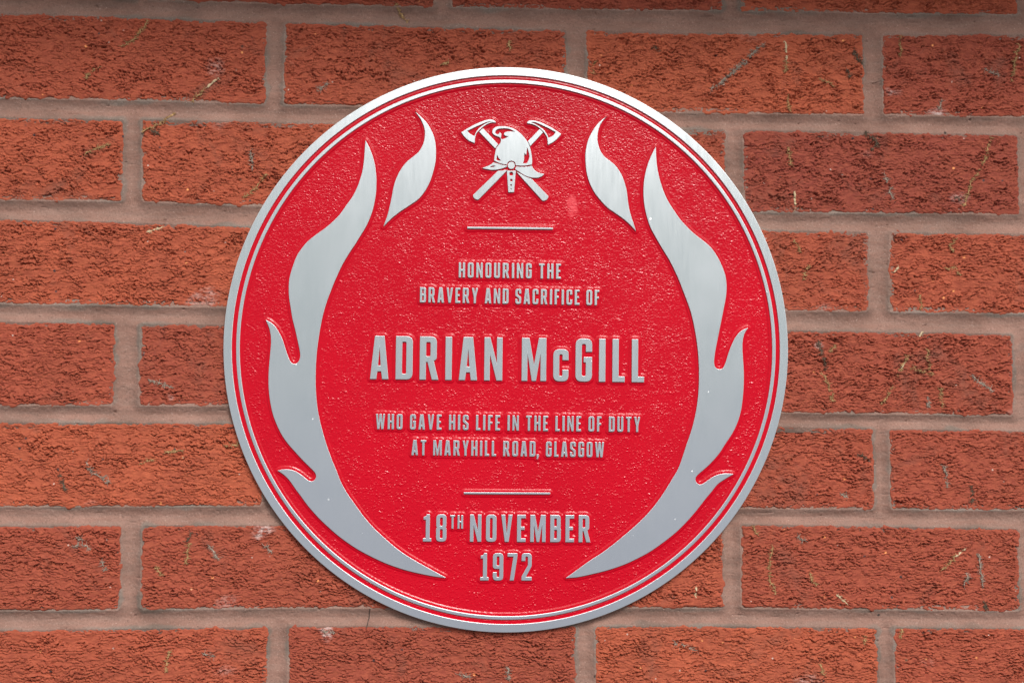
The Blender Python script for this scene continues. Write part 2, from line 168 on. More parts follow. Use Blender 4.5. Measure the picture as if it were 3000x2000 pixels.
def dilate(mask, r):
    k = np.zeros(mask.shape, np.float32)
    h, w = mask.shape
    yy = np.minimum(np.arange(h), h - np.arange(h))[:, None]
    xx = np.minimum(np.arange(w), w - np.arange(w))[None, :]
    k[(yy ** 2 + xx ** 2) <= r * r] = 1
    return np.fft.irfft2(np.fft.rfft2(mask) * np.fft.rfft2(k), s=mask.shape) > 0.5

# ------------------------------------------------------------------ materials
def new_mat(name):
    m = bpy.data.materials.new(name)
    m.use_nodes = True
    nt = m.node_tree
    return m, nt.nodes, nt.links, nt.nodes['Principled BSDF']

def obj_noise(n, l, scale, detail=3, rough=0.55, stretch=None, dist=0.0):
    tc = n.new('ShaderNodeTexCoord')
    t = n.new('ShaderNodeTexNoise')
    t.inputs['Scale'].default_value = scale
    t.inputs['Detail'].default_value = detail
    t.inputs['Roughness'].default_value = rough
    t.inputs['Distortion'].default_value = dist
    if stretch:
        mp = n.new('ShaderNodeMapping')
        mp.inputs['Scale'].default_value = stretch
        l.new(tc.outputs['Object'], mp.inputs[0])
        l.new(mp.outputs[0], t.inputs['Vector'])
    else:
        l.new(tc.outputs['Object'], t.inputs['Vector'])
    return t.outputs['Fac']

def ramp(n, l, src, stops, interp='LINEAR'):
    r = n.new('ShaderNodeValToRGB')
    r.color_ramp.interpolation = interp
    while len(r.color_ramp.elements) < len(stops):
        r.color_ramp.elements.new(0.5)
    for el, (p, c) in zip(r.color_ramp.elements, stops):
        el.position = p
        el.color = (c[0], c[1], c[2], 1) if hasattr(c, '__len__') else (c, c, c, 1)
    l.new(src, r.inputs[0])
    return r.outputs['Color']

def mix(n, l, fac, a, b, mode='MIX'):
    m = n.new('ShaderNodeMix')
    m.data_type = 'RGBA'
    m.blend_type = mode
    for sock, v in ((m.inputs['Factor'], fac), (m.inputs['A'], a), (m.inputs['B'], b)):
        if hasattr(v, 'node'):
            l.new(v, sock)
        elif hasattr(v, '__len__'):
            sock.default_value = (v[0], v[1], v[2], 1)
        else:
            sock.default_value = v
    return m.outputs['Result']

def attr(n, name):
    a = n.new('ShaderNodeAttribute')
    a.attribute_name = name
    return a.outputs['Fac']

def bump(n, l, height, strength, dist, target, normal=None):
    b = n.new('ShaderNodeBump')
    b.inputs['Strength'].default_value = strength
    b.inputs['Distance'].default_value = dist
    l.new(height, b.inputs['Height'])
    if normal is not None:
        l.new(normal, b.inputs['Normal'])
    if target is not None:
        l.new(b.outputs[0], target)
    return b.outputs[0]

def brick_material():
    m, n, l, p = new_mat('red_rustic_brick')
    big = obj_noise(n, l, 26, 4, 0.6)
    base = ramp(n, l, attr(n, 'tone'), [(0.0, (0.215, 0.040, 0.029)), (0.5, (0.320, 0.063, 0.035)), (1.0, (0.425, 0.094, 0.043))])
    base = mix(n, l, ramp(n, l, big, [(0.30, 0.0), (0.72, 1.0)]), mix(n, l, 0.55, base, (0.22, 0.045, 0.025)), base)
    fine = obj_noise(n, l, 210, 4, 0.65, (1, 1, 1.8))
    base = mix(n, l, ramp(n, l, fine, [(0.36, 0.0), (0.66, 1.0)]), mix(n, l, 0.28, base, (0.16, 0.035, 0.02)), mix(n, l, 0.18, base, (0.55, 0.17, 0.075)))
    # soot stains and grey lime bloom
    soot = obj_noise(n, l, 17, 6, 0.7, None, 0.6)
    base = mix(n, l, ramp(n, l, soot, [(0.56, 0.0), (0.74, 0.62)]), base, (0.11, 0.055, 0.040))
    base = mix(n, l, attr(n, 'pale'), base, mix(n, l, ramp(n, l, fine, [(0.42, 0.0), (0.6, 1.0)]), base, (0.46, 0.34, 0.31)))
    # grog: small orange, cream and dark grains fired into the clay
    vo = n.new('ShaderNodeTexVoronoi')
    vo.inputs['Scale'].default_value = 130
    tc = n.new('ShaderNodeTexCoord')
    l.new(tc.outputs['Object'], vo.inputs['Vector'])
    sx = n.new('ShaderNodeSeparateColor')
    l.new(vo.outputs['Color'], sx.inputs[0])
    for chan, lo, size, col in (('Red', 0.95, 0.16, (0.72, 0.27, 0.10)), ('Green', 0.978, 0.11, (0.50, 0.34, 0.28)), ('Blue', 0.95, 0.17, (0.06, 0.035, 0.035))):
        a = ramp(n, l, sx.outputs[chan], [(lo, 0.0), (lo + 0.002, 1.0)])
        b = ramp(n, l, vo.outputs['Distance'], [(size * 0.6, 1.0), (size, 0.0)])
        base = mix(n, l, mix(n, l, 1.0, a, b, 'MULTIPLY'), base, col)
    l.new(base, p.inputs['Base Color'])
    p.inputs['Roughness'].default_value = 0.88
    p.inputs['Specular IOR Level'].default_value = 0.27
    g = obj_noise(n, l, 700, 5, 0.7, (1, 1, 1.5))
    bump(n, l, g, 0.45, 0.0006, p.inputs['Normal'])
    return m

def mortar_material():
    m, n, l, p = new_mat('pink_mortar')
    a = obj_noise(n, l, 22, 5, 0.6, (1, 1, 2.0))
    base = ramp(n, l, a, [(0.3, (0.180, 0.097, 0.074)), (0.5, (0.250, 0.137, 0.105)), (0.7, (0.310, 0.173, 0.134))])
    s = obj_noise(n, l, 90, 5, 0.7, (0.35, 1, 2.5))
    base = mix(n, l, ramp(n, l, s, [(0.35, 0.35), (0.6, 0.0)]), base, (0.24, 0.17, 0.14))
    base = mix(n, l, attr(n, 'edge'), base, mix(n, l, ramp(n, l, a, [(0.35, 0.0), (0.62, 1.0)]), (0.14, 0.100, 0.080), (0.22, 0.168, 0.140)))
    sand = obj_noise(n, l, 850, 4, 0.75)
    base = mix(n, l, ramp(n, l, sand, [(0.32, 0.75), (0.45, 0.0)]), base, (0.11, 0.07, 0.055))
    base = mix(n, l, ramp(n, l, sand, [(0.60, 0.0), (0.72, 0.6)]), base, (0.56, 0.43, 0.36))
    st = obj_noise(n, l, 14, 6, 0.7, None, 0.8)
    base = mix(n, l, ramp(n, l, st, [(0.62, 0.0), (0.78, 0.6)]), base, (0.15, 0.115, 0.10))
    vo = n.new('ShaderNodeTexVoronoi')
    vo.inputs['Scale'].default_value = 75
    tc = n.new('ShaderNodeTexCoord')
    l.new(tc.outputs['Object'], vo.inputs['Vector'])
    sx = n.new('ShaderNodeSeparateColor')
    l.new(vo.outputs['Color'], sx.inputs[0])
    k = mix(n, l, 1.0, ramp(n, l, sx.outputs['Red'], [(0.93, 0.0), (0.932, 1.0)]), ramp(n, l, vo.outputs['Distance'], [(0.06, 1.0), (0.10, 0.0)]), 'MULTIPLY')
    base = mix(n, l, k, base, (0.05, 0.04, 0.035))
    l.new(base, p.inputs['Base Color'])
    p.inputs['Roughness'].default_value = 0.92
    p.inputs['Specular IOR Level'].default_value = 0.2
    b1 = bump(n, l, sand, 0.35, 0.0004, None)
    bump(n, l, s, 0.4, 0.0006, p.inputs['Normal'], b1)
    return m

def metal_material():
    m, n, l, p = new_mat('brushed_aluminium')
    br = obj_noise(n, l, 420, 4, 0.6, (1.0, 1.0, 0.10))
    blot = obj_noise(n, l, 30, 4, 0.6)
    col = ramp(n, l, blot, [(0.3, (0.80, 0.83, 0.845)), (0.7, (0.845, 0.868, 0.878))])
    # specks of dust and faint hand smears on the bare metal
    vo = n.new('ShaderNodeTexVoronoi')
    vo.inputs['Scale'].default_value = 160
    tc = n.new('ShaderNodeTexCoord')
    l.new(tc.outputs['Object'], vo.inputs['Vector'])
    sx = n.new('ShaderNodeSeparateColor')
    l.new(vo.outputs['Color'], sx.inputs[0])
    spot = mix(n, l, 1.0, ramp(n, l, sx.outputs['Red'], [(0.93, 0.0), (0.932, 1.0)]), ramp(n, l, vo.outputs['Distance'], [(0.05, 0.9), (0.13, 0.0)]), 'MULTIPLY')
    smear = ramp(n, l, obj_noise(n, l, 22, 6, 0.65, (1, 1, 0.45), 0.8), [(0.48, 0.0), (0.72, 1.0)])
    col = mix(n, l, smear, col, (0.80, 0.825, 0.84))
    l.new(mix(n, l, spot, col, (0.95, 0.95, 0.95)), p.inputs['Base Color'])
    p.inputs['Metallic'].default_value = 1.0
    rgh = ramp(n, l, br, [(0.3, 0.18), (0.7, 0.21)])
    rgh = mix(n, l, smear, rgh, (0.225, 0.225, 0.225))
    l.new(mix(n, l, spot, rgh, (0.6, 0.6, 0.6)), p.inputs['Roughness'])
    bump(n, l, br, 0.003, 0.0003, p.inputs['Normal'])
    return m

def paint_material():
    m, n, l, p = new_mat('glossy_red_enamel')
    sm = attr(n, 'smudge')
    p.inputs['Roughness'].default_value = 0.22
    l.new(mix(n, l, sm, mix(n, l, ramp(n, l, obj_noise(n, l, 9, 5, 0.6), [(0.35, 0.0), (0.68, 1.0)]), (0.440, 0.0002, 0.0105), (0.490, 0.0002, 0.0115)), (0.66, 0.05, 0.065)), p.inputs['Base Color'])
    p.inputs['Specular IOR Level'].default_value = 0.27
    g = obj_noise(n, l, 900, 2, 0.5)
    haze = ramp(n, l, obj_noise(n, l, 14, 5, 0.65, None, 0.5), [(0.45, 0.0), (0.70, 1.0)])
    l.new(mix(n, l, sm, mix(n, l, haze, (0.14, 0.14, 0.14), (0.22, 0.22, 0.22)), (0.5, 0.5, 0.5)), p.inputs['Roughness'])
    bump(n, l, g, 0.12, 0.0003, p.inputs['Normal'])
    return m

def fibre_material(name, c1, c2):
    m, n, l, p = new_mat(name)
    l.new(ramp(n, l, obj_noise(n, l, 500, 3, 0.6), [(0.3, c1), (0.7, c2)]), p.inputs['Base Color'])
    p.inputs['Roughness'].default_value = 0.9
    p.inputs['Specular IOR Level'].default_value = 0.15
    return m

SHADE_GREY = fibre_material('shade_slab_grey', (0.20, 0.17, 0.14), (0.30, 0.265, 0.225))  # grey for the added slab that shades the wall top
def edge_material():
    m, n, l, p = new_mat('dull_cut_aluminium')           # machined chamfers, left rougher than the faces
    p.inputs['Base Color'].default_value = (0.74, 0.76, 0.77, 1)
    p.inputs['Metallic'].default_value = 1.0
    p.inputs['Roughness'].default_value = 0.5
    return m

EDGE = edge_material()
BRICK, MORTAR, METAL, RED = brick_material(), mortar_material(), metal_material(), paint_material()
FIB = {'t': fibre_material('tan_creeper_fibre', (0.27, 0.155, 0.070), (0.47, 0.30, 0.14)),
       'g': fibre_material('grey_creeper_fibre', (0.20, 0.155, 0.120), (0.38, 0.31, 0.25)),
       'c': fibre_material('cream_creeper_stalk', (0.42, 0.31, 0.18), (0.58, 0.46, 0.30)),
       'd': fibre_material('brown_creeper_fibre', (0.065, 0.042, 0.028), (0.16, 0.115, 0.08)),
       'k': fibre_material('dark_crack', (0.06, 0.042, 0.035), (0.10, 0.07, 0.06))}

# ------------------------------------------------------------------ the brick wall (relief modelled as real geometry)
wall = empty('brick_wall', (0, 0, Z0))
wall['label'] = 'red rustic brick wall with pinkish mortar joints and dried creeper remains'
wall['category'] = 'wall'
wall['kind'] = 'thing'

def shade_slab_part():
    # unseen slab added above the view to shade the upper courses
    x, y, z0, z1, b = 0.9, 0.26, 0.42, 0.50, 0.006
    prof = [(0.02, z0), (-y + b, z0), (-y, z0 + b), (-y, z1 - b), (-y + b, z1), (0.02, z1 + 0.02)]
    v = [(sx * x, py, pz) for sx in (-1, 1) for py, pz in prof]
    k = len(prof)
    f = [tuple(range(k)), tuple(reversed(range(k, 2 * k)))] + [(i, i + k, (i + 1) % k + k, (i + 1) % k) for i in range(k)]
    me = bpy.data.meshes.new('shade_slab')
    me.from_pydata(v, [], f)
    me.materials.append(SHADE_GREY)
    return link('shade_slab', me, wall)

def axis(core, outer, step, grow=1.035, cap=4.0):
    v, x, s = [0.0], 0.0, step
    while x < outer:
        x += s
        v.append(x)
        if x > core:
            s = min(s * grow, cap)
    v = np.array(v)
    return np.concatenate([-v[:0:-1], v])

shade_slab_part()
GX, GZ = axis(425, 900, 0.5), axis(285, 620, 0.5)
X, Z = np.meshgrid(GX, GZ)
SH = X.shape
# bed joints, extended past the frame by the course pitch
beds = []
for top, bot in BEDS:
    t, b = np.array(top), np.array(bot)
    beds.append((np.interp(GX, t[:, 0], t[:, 1]), np.interp(GX, b[:, 0], b[:, 1])))
sm_k = np.hanning(61)
sm_k /= sm_k.sum()
beds = [tuple(np.convolve(np.pad(q, 30, mode='edge'), sm_k, 'valid') for q in bb) for bb in beds]
PITCH = 75.0
rows = []                                   # (row number, top line of the brick, bottom line, perpends)
up, dn = beds[0], beds[-1]
all_beds = [(up[0] + PITCH * k, up[1] + PITCH * k) for k in range(5, 0, -1)] + beds + [(dn[0] - PITCH * k, dn[1] - PITCH * k) for k in range(1, 7)]
OFF = 5                                     # all_beds[OFF] is the first bed seen in the photograph
brick_d = np.full(SH, -50.0, np.float32)    # signed distance to the nearest brick edge (positive inside), mm
tone = np.zeros(SH, np.float32)
seed_b = np.random.default_rng(5)
for r in range(len(all_beds) - 1):
    zt, zb = all_beds[r][1], all_beds[r + 1][0]           # brick lies between this bed's lower edge and the next bed's upper edge
    k = r + 1 - OFF                                       # index into PERPS
    perps = PERPS[k] if 0 <= k < len(PERPS) else PERPS[(k % 2) + (2 if k < 0 else 4)]
    perps = [list(q) for q in perps]
    while perps[0][0] > -960:
        perps.insert(0, [perps[0][0] - 224 + seed_b.normal() * 1.5, perps[0][1] - 224 + seed_b.normal() * 1.5])
    while perps[-1][1] < 960:
        perps.append([perps[-1][0] + 224 + seed_b.normal() * 1.5, perps[-1][1] + 224 + seed_b.normal() * 1.5])
    j0 = max(np.searchsorted(GZ, zb.min() - 12), 0)
    j1 = min(np.searchsorted(GZ, zt.max() + 12), SH[0])
    if j1 <= j0:
        continue
    for a, b in zip(perps[:-1], perps[1:]):
        xl, xr = a[1], b[0]
        i0, i1 = max(np.searchsorted(GX, xl - 12), 0), min(np.searchsorted(GX, xr + 12), SH[1])
        tn = float(np.clip(0.5 + 0.22 * seed_b.normal(), 0, 1))
        if i1 <= i0:
            continue
        xs, zs = X[j0:j1, i0:i1], Z[j0:j1, i0:i1]
        skew = seed_b.normal() * 0.012
        dx = np.minimum(xs - xl - skew * (zs - zb[i0:i1]), xr - xs + skew * (zs - zb[i0:i1]))
        dz = np.minimum(zt[i0:i1] - zs, zs - zb[i0:i1])
        rad = 3.0
        qx, qz = np.maximum(rad - dx, 0), np.maximum(rad - dz, 0)
        d = rad - np.hypot(qx, qz) + np.minimum(np.maximum(np.minimum(dx, dz) - rad, 0), 60)
        sub = brick_d[j0:j1, i0:i1]
        better = d > sub
        sub[better] = d[better]
        tone[j0:j1, i0:i1][better] = tn

# dragged-clay flakes: short wavy shelves whose lower lips overhang a crevice
def flakes(lam, wob, lx, lz, seed, cover):
    ph = Z / lam + wob * fnoise(SH, lx, lz, seed) + 0.20 * fnoise(SH, 5, 3.5, seed + 1)
    saw = ph - np.floor(ph)
    amp = sstep(-cover - 0.6, 1.1 - cover, fnoise(SH, 2.6 * lam / 0.5, 1.1 * lam / 0.5, seed + 2))
    return ((1 - saw) - 2.3 * sstep(0.72, 0.83, saw) * (1 - 0.9 * sstep(0.90, 1.0, saw))) * amp

flake = 0.52 * flakes(2.3, 0.34, 15, 8, 21, 0.50) + 0.68 * flakes(3.4, 0.50, 20, 10, 31, 0.25) + 0.85 * flakes(6.0, 0.6, 30, 16, 41, -0.55)
lump = 0.15 * fnoise(SH, 14, 8, 51) + 0.05 * fnoise(SH, 4, 3, 52) + 0.45 * fnoise(SH, 90, 50, 53)
pits = -1.3 * sstep(2.35, 3.1, fnoise(SH, 9, 5, 54))
ragged = 0.50 * fnoise(SH, 16, 12, 55) + 0.40 * fnoise(SH, 5, 5, 56)
edge_in = sstep(-2.2, 2.2, brick_d + ragged)
H_brick = (flake - 0.35 + lump + pits) * sstep(-0.5, 4.0, brick_d) - 7.0 * (1 - edge_in) ** 1.6
dj = -brick_d
H_mort = -0.30 - 2.6 * np.sin(np.clip(dj / 7.2, 0, 1) * math.pi / 2) - 0.30 * np.clip(-dj, 0, 8) \
         + 0.14 * fnoise(SH, 60, 12, 57) + 0.06 * fnoise(SH, 8, 5, 58) + 0.07 * fnoise(SH, 2.6, 2.2, 64) - 1.1 * sstep(2.6, 3.2, fnoise(SH, 6, 4.5, 65)) - 0.5 * sstep(2.2, 2.9, fnoise(SH, 20, 3, 66))
pale = np.zeros(SH, np.float32)
for cx, cz, rr in PALE:
    rr *= 0.254 * 1.5
    pale = np.maximum(pale, sstep(1.0, 0.2, np.hypot((X - cx) / (rr * 1.4), (Z - cz) / rr) + 0.25 * fnoise(SH, 16, 16, 59)))
pale = np.maximum(pale, 0.45 * sstep(2.4, 3.2, fnoise(SH, 60, 40, 60)))
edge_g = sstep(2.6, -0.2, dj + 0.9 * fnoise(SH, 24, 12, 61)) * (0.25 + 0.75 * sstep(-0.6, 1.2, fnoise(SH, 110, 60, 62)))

def grid_part(name, H, keep, mat, attrs):
    q = keep[:-1, :-1] & keep[1:, :-1] & keep[:-1, 1:] & keep[1:, 1:]
    jj, ii = np.nonzero(q)
    w = SH[1]
    a = jj * w + ii
    quads = np.stack([a, a + 1, a + w + 1, a + w], 1)
    used = np.zeros(SH[0] * w, bool)
    used[quads.ravel()] = True
    remap = np.cumsum(used) - 1
    idx = np.nonzero(used)[0]
    v = np.stack([X.ravel()[idx], -H.ravel()[idx], Z.ravel()[idx]], 1) * MM
    me = mesh_np(name, v, remap[quads], [mat], True, {k: t.ravel()[idx] for k, t in attrs.items()})
    return link(name, me, wall)

grid_part('bricks', H_brick, brick_d > -3.0, BRICK, {'tone': tone, 'pale': pale})
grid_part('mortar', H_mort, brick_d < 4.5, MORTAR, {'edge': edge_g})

def height_at(x, z):
    j = int(np.clip(np.searchsorted(GZ, z), 0, SH[0] - 1))
    i = int(np.clip(np.searchsorted(GX, x), 0, SH[1] - 1))
    return float(max(H_brick[j, i], H_mort[j, i]))

# ------------------------------------------------------------------ dried creeper remains stuck to the wall
def tube(V, F, pts, radii, sides=5, flat=1.0):
    pts = [np.array(q, float) for q in pts]
    base = len(V)
    n = len(pts)
    for i, q in enumerate(pts):
        t = pts[min(i + 1, n - 1)] - pts[max(i - 1, 0)]
        t = t / (np.linalg.norm(t) + 1e-9)
        u = np.cross(t, (0, 1, 0))
        u = u / (np.linalg.norm(u) + 1e-9)
        w = np.cross(u, t)
        for s in range(sides):
            an = 2 * math.pi * s / sides
            V.append(q + radii[i] * (math.cos(an) * u + flat * math.sin(an) * w))
    for i in range(n - 1):
        for s in range(sides):
            a, b = base + i * sides + s, base + i * sides + (s + 1) % sides
            F.append((a, b, b + sides, a + sides))
    F.append(tuple(base + s for s in range(sides)) if sides == 4 else (base, base + 1, base + 2, base + 2))
    e = base + (n - 1) * sides
    F.append((e, e + 1, e + 2, e + 2))

def tendril(kind, path):
    V, F = [], []
    path = [np.array(p) for p in path]
    seg = [np.linalg.norm(b - a) for a, b in zip(path[:-1], path[1:])]
    total = sum(seg)
    spine = []
    for a, b, sl in zip(path[:-1], path[1:], seg):
        m = max(2, int(sl / 1.3))
        for k in range(m):
            spine.append(a + (b - a) * k / m)
    spine.append(path[-1])
    wob = 0.15 if kind in 'ck' else 0.55
    sp = [(p[0] + rng.normal() * wob, -(height_at(p[0], p[1]) + (0.05 if kind == 'k' else 0.35)), p[1] + rng.normal() * wob) for p in spine]
    n = len(sp)
    if kind == 'k':
        tube(V, F, sp, [0.32 + 0.12 * rng.random() for _ in sp], 4)
    elif kind == 'c':
        tube(V, F, sp, [0.25] + [0.70 + 0.18 * rng.normal() for _ in sp[2:]] + [0.25], 6, 0.5)
    else:
        # broken stretches of the runner
        i = 0
        while i < n - 1:
            m = min(n - 1, i + int(rng.integers(2, 6)))
            r0 = {'t': 0.38, 'g': 0.36, 'd': 0.40}[kind]
            tube(V, F, sp[i:m + 1], [r0 * (0.5 + 1.6 * rng.random() ** 2) for _ in range(m + 1 - i)], 5, 0.5)
            i = m + int(rng.integers(0, 2))
    # rootlets
    per = {'t': 4.2, 'g': 3.4, 'd': 4.0, 'c': 1.2, 'k': 0.0}[kind]
    for _ in range(int(total * per) + (10 if kind in 'gdt' else 0)):
        k = rng.integers(0, n)
        p = np.array(sp[k])
        an = rng.random() * 2 * math.pi
        ln = (1.0 + 2.6 * rng.random() ** 1.6) * (1.1 if kind in 'gd' else 0.9)
        dz, dx = math.sin(an) * ln, math.cos(an) * ln
        if kind == 't' and rng.random() < 0.6:
            dz *= 0.5
        mid = p + (dx * 0.55 + rng.normal() * 0.35, -0.25 - 0.25 * rng.random(), dz * 0.55 + rng.normal() * 0.35)
        ex, ez = p[0] + dx, p[2] + dz + rng.normal() * 0.4
        end = (ex, -(height_at(ex, ez) + 0.1), ez)
        r0 = 0.09 + 0.10 * rng.random()
        tube(V, F, [p, mid, end], [r0 * 1.2, r0, r0 * 0.5], 4)
    V, F = np.array(V) * MM, np.array(F)
    me = bpy.data.meshes.new('dried_tendril')
    me.from_pydata(V.tolist(), [], [tuple(dict.fromkeys(int(i) for i in f)) for f in F])
    me.materials.append(FIB[kind])
    return me

for kind, path in TENDRILS:
    link('hairline_crack' if kind == 'k' else 'dried_tendril', tendril(kind, path), wall)

# ------------------------------------------------------------------ the plaque
PY = 0.0                                    # plaque back lies on the brick faces
TOP, FIELD = 4.6, 3.45                       # metal face and red field, mm in front of the wall
plaque = empty('memorial_plaque', (0, 0, Z0))
plaque['label'] = 'round red enamel memorial plaque with raised metal flames and lettering on brick wall'
plaque['category'] = 'plaque'

def crom(run, sub=4):
    """Catmull-Rom through a run of points, end points kept sharp"""
    p = np.array(run, float)
    if len(p) < 3:
        return [tuple(q) for q in p]
    q = np.vstack([2 * p[0] - p[1], p, 2 * p[-1] - p[-2]])
    out = []
    for i in range(1, len(q) - 2):
        for k in range(sub):
            t = k / sub
            out.append(0.5 * (2 * q[i] + (q[i + 1] - q[i - 1]) * t + (2 * q[i - 1] - 5 * q[i] + 4 * q[i + 1] - q[i + 2]) * t * t
                              + (3 * q[i] - q[i - 1] - 3 * q[i + 1] + q[i + 2]) * t ** 3))
    out.append(q[-2])
    return [tuple(v) for v in out]

def contour(runs, sub=4):
    if len(runs) == 1:
        return [tuple(v) for v in runs[0]] if runs[0][0] != runs[0][-1] else crom(runs[0], sub)[:-1]
    c = []
    for r in runs:
        c += crom(r, sub)[:-1]
    return c

RAISED = []                                 # every raised outline, for the enamel's edge relief

def raised(name, contours, parent, bev=0.22, top=TOP, low=FIELD - 0.4):
    """a flat metal relief with chamfered edges, from outlines in mm"""
    cu = bpy.data.curves.new(name, 'CURVE')
    cu.dimensions = '2D'
    cu.fill_mode = 'BOTH'
    for c in contours:
        s = cu.splines.new('POLY')
        s.points.add(len(c) - 1)
        for pt, (x, z) in zip(s.points, c):
            pt.co = (x * MM, z * MM, 0, 1)
        s.use_cyclic_u = True
    depth = (top - low) / 2
    cu.extrude = (depth - bev) * MM
    cu.bevel_depth = bev * MM
    cu.bevel_resolution = 1
    cu.offset = -bev * MM
    tmp = bpy.data.objects.new(name, cu)
    SC.collection.objects.link(tmp)
    dg = bpy.context.evaluated_depsgraph_get()
    me = bpy.data.meshes.new_from_object(tmp.evaluated_get(dg), depsgraph=dg)
    bpy.data.objects.remove(tmp)
    bpy.data.curves.remove(cu)
    me.name = name
    n = len(me.vertices)
    co = np.empty(n * 3, np.float32)
    me.vertices.foreach_get('co', co)
    co = co.reshape(-1, 3)
    co = np.stack([co[:, 0], -(co[:, 2] + (top + low) / 2 * MM), co[:, 1]], 1)
    me.vertices.foreach_set('co', co.ravel())
    me.update()
    me.materials.clear()
    me.materials.append(METAL)
    me.materials.append(RED)
    me.materials.append(EDGE)
    ny = np.empty(len(me.polygons) * 3, np.float32)
    me.polygons.foreach_get('normal', ny)
    ny = np.abs(ny.reshape(-1, 3)[:, 1])
    side = np.where(ny < 0.12, 1, np.where(ny < 0.985, 2, 0)).astype(np.int32)
    me.polygons.foreach_set('material_index', side)
    me.polygons.foreach_set('use_smooth', np.zeros(len(me.polygons), bool))
    RAISED.append(contours)
    return link(name, me, parent)

def lathe(name, prof, parent, mat, n=540, close=False):
    """profile of (radius, height in front of the wall) mm, turned about the plaque axis"""
    an = np.linspace(0, 2 * math.pi, n, endpoint=False)
    prof = np.array(prof, float)
    k = len(prof)
    v = np.stack([np.outer(np.cos(an), prof[:, 0]), -np.tile(prof[:, 1], (n, 1)), np.outer(np.sin(an), prof[:, 0])], 2).reshape(-1, 3) * MM
    q = []
    for i in range(n):
        for j in range(k - (0 if close else 1)):
            a, b = i * k + j, i * k + (j + 1) % k
            c, d = ((i + 1) % n) * k + (j + 1) % k, ((i + 1) % n) * k + j
            q.append((a, d, c, b))
    me = mesh_np(name, v, np.array(q), [mat, EDGE], True)
    fn = np.empty(len(me.polygons) * 3, np.float32)
    me.polygons.foreach_get('normal', fn)
    me.polygons.foreach_set('material_index', (np.abs(fn.reshape(-1, 3)[:, 1]) < 0.985).astype(np.int32))
    me.polygons.foreach_set('use_smooth', np.ones(len(q), bool))
    try:
        me.set_sharp_from_angle(angle=math.radians(6))
    except AttributeError:
        pass
    return link(name, me, parent)

R_OUT = 829.5 * 0.254 * (1058.333 - TOP) / 1058.333
R_IN = R_OUT * 804 / 828.
R_RO, R_RI = R_OUT * 791.5 / 828., R_OUT * 781 / 828.
lathe('outer_rim', [(R_IN, 1.5), (R_IN, TOP - 0.22), (R_IN + 0.08, TOP - 0.06), (R_IN + 0.25, TOP), (R_OUT - 0.35, TOP), (R_OUT - 0.1, TOP - 0.09), (R_OUT, TOP - 0.32), (R_OUT, 0.2), (R_OUT - 0.8, -0.6), (R_IN, -0.6)], plaque, METAL, close=True)
lathe('inner_ring', [(R_RI, FIELD - 1.3), (R_RI, TOP - 0.4), (R_RI + 0.12, TOP - 0.15), (R_RI + 0.35, TOP - 0.02), (R_RO - 0.5, TOP - 0.02), (R_RO - 0.15, TOP - 0.17), (R_RO, TOP - 0.4), (R_RO, FIELD - 1.3)], plaque, METAL)
lathe('back_plate', [(0.5, -0.5), (0.5, 2.0), (R_IN - 0.05, 2.0), (R_IN - 0.05, -0.5)], plaque, METAL, n=120)

# flames
for key, nm in (('LL', 'flame'), ('LS', 'flame'), ('RS', 'flame'), ('RL', 'flame')):
    o = raised(nm, [contour(FLAMES[key], 3)], plaque, 0.16)
    if key in ('LS', 'RS'):
        o['label'] = 'small separate metal flame left of the crossed axes' if key == 'LS' else 'small separate metal flame right of the crossed axes'

# emblem: helmet over crossed axes
def em(name, key, parent, bev=0.11, **kw):
    return raised(name, [contour(c, 3) for c in EMBLEM[key]], parent, bev, **kw)

helmet = em('helmet', 'dome', plaque)
em('brim', 'brimL', helmet)
em('brim', 'brimR', helmet)
em('badge', 'badge', helmet)
em('chin_strap', 'strap', helmet)
for side in 'LR':
    axe = em('axe', 'handle%stop' % side, plaque, top=TOP - 0.03)
    em('axe_blade', 'blade' + side, axe)
    em('handle_end', 'handle%sbot' % side, axe, top=TOP - 0.03)

for b in BARS:
    raised('divider_bar', [[tuple(q) for q in b]], plaque, 0.13)

# ------------------------------------------------------------------ condensed capitals, cap height 1, stroke about 0.145
def G(*pts):
    return [tuple(p) + ((0.0,) if len(p) == 2 else ()) for p in pts]

def box(x0, y0, x1, y1, r=0.0):
    return [(x0, y0, r), (x1, y0, r), (x1, y1, r), (x0, y1, r)]

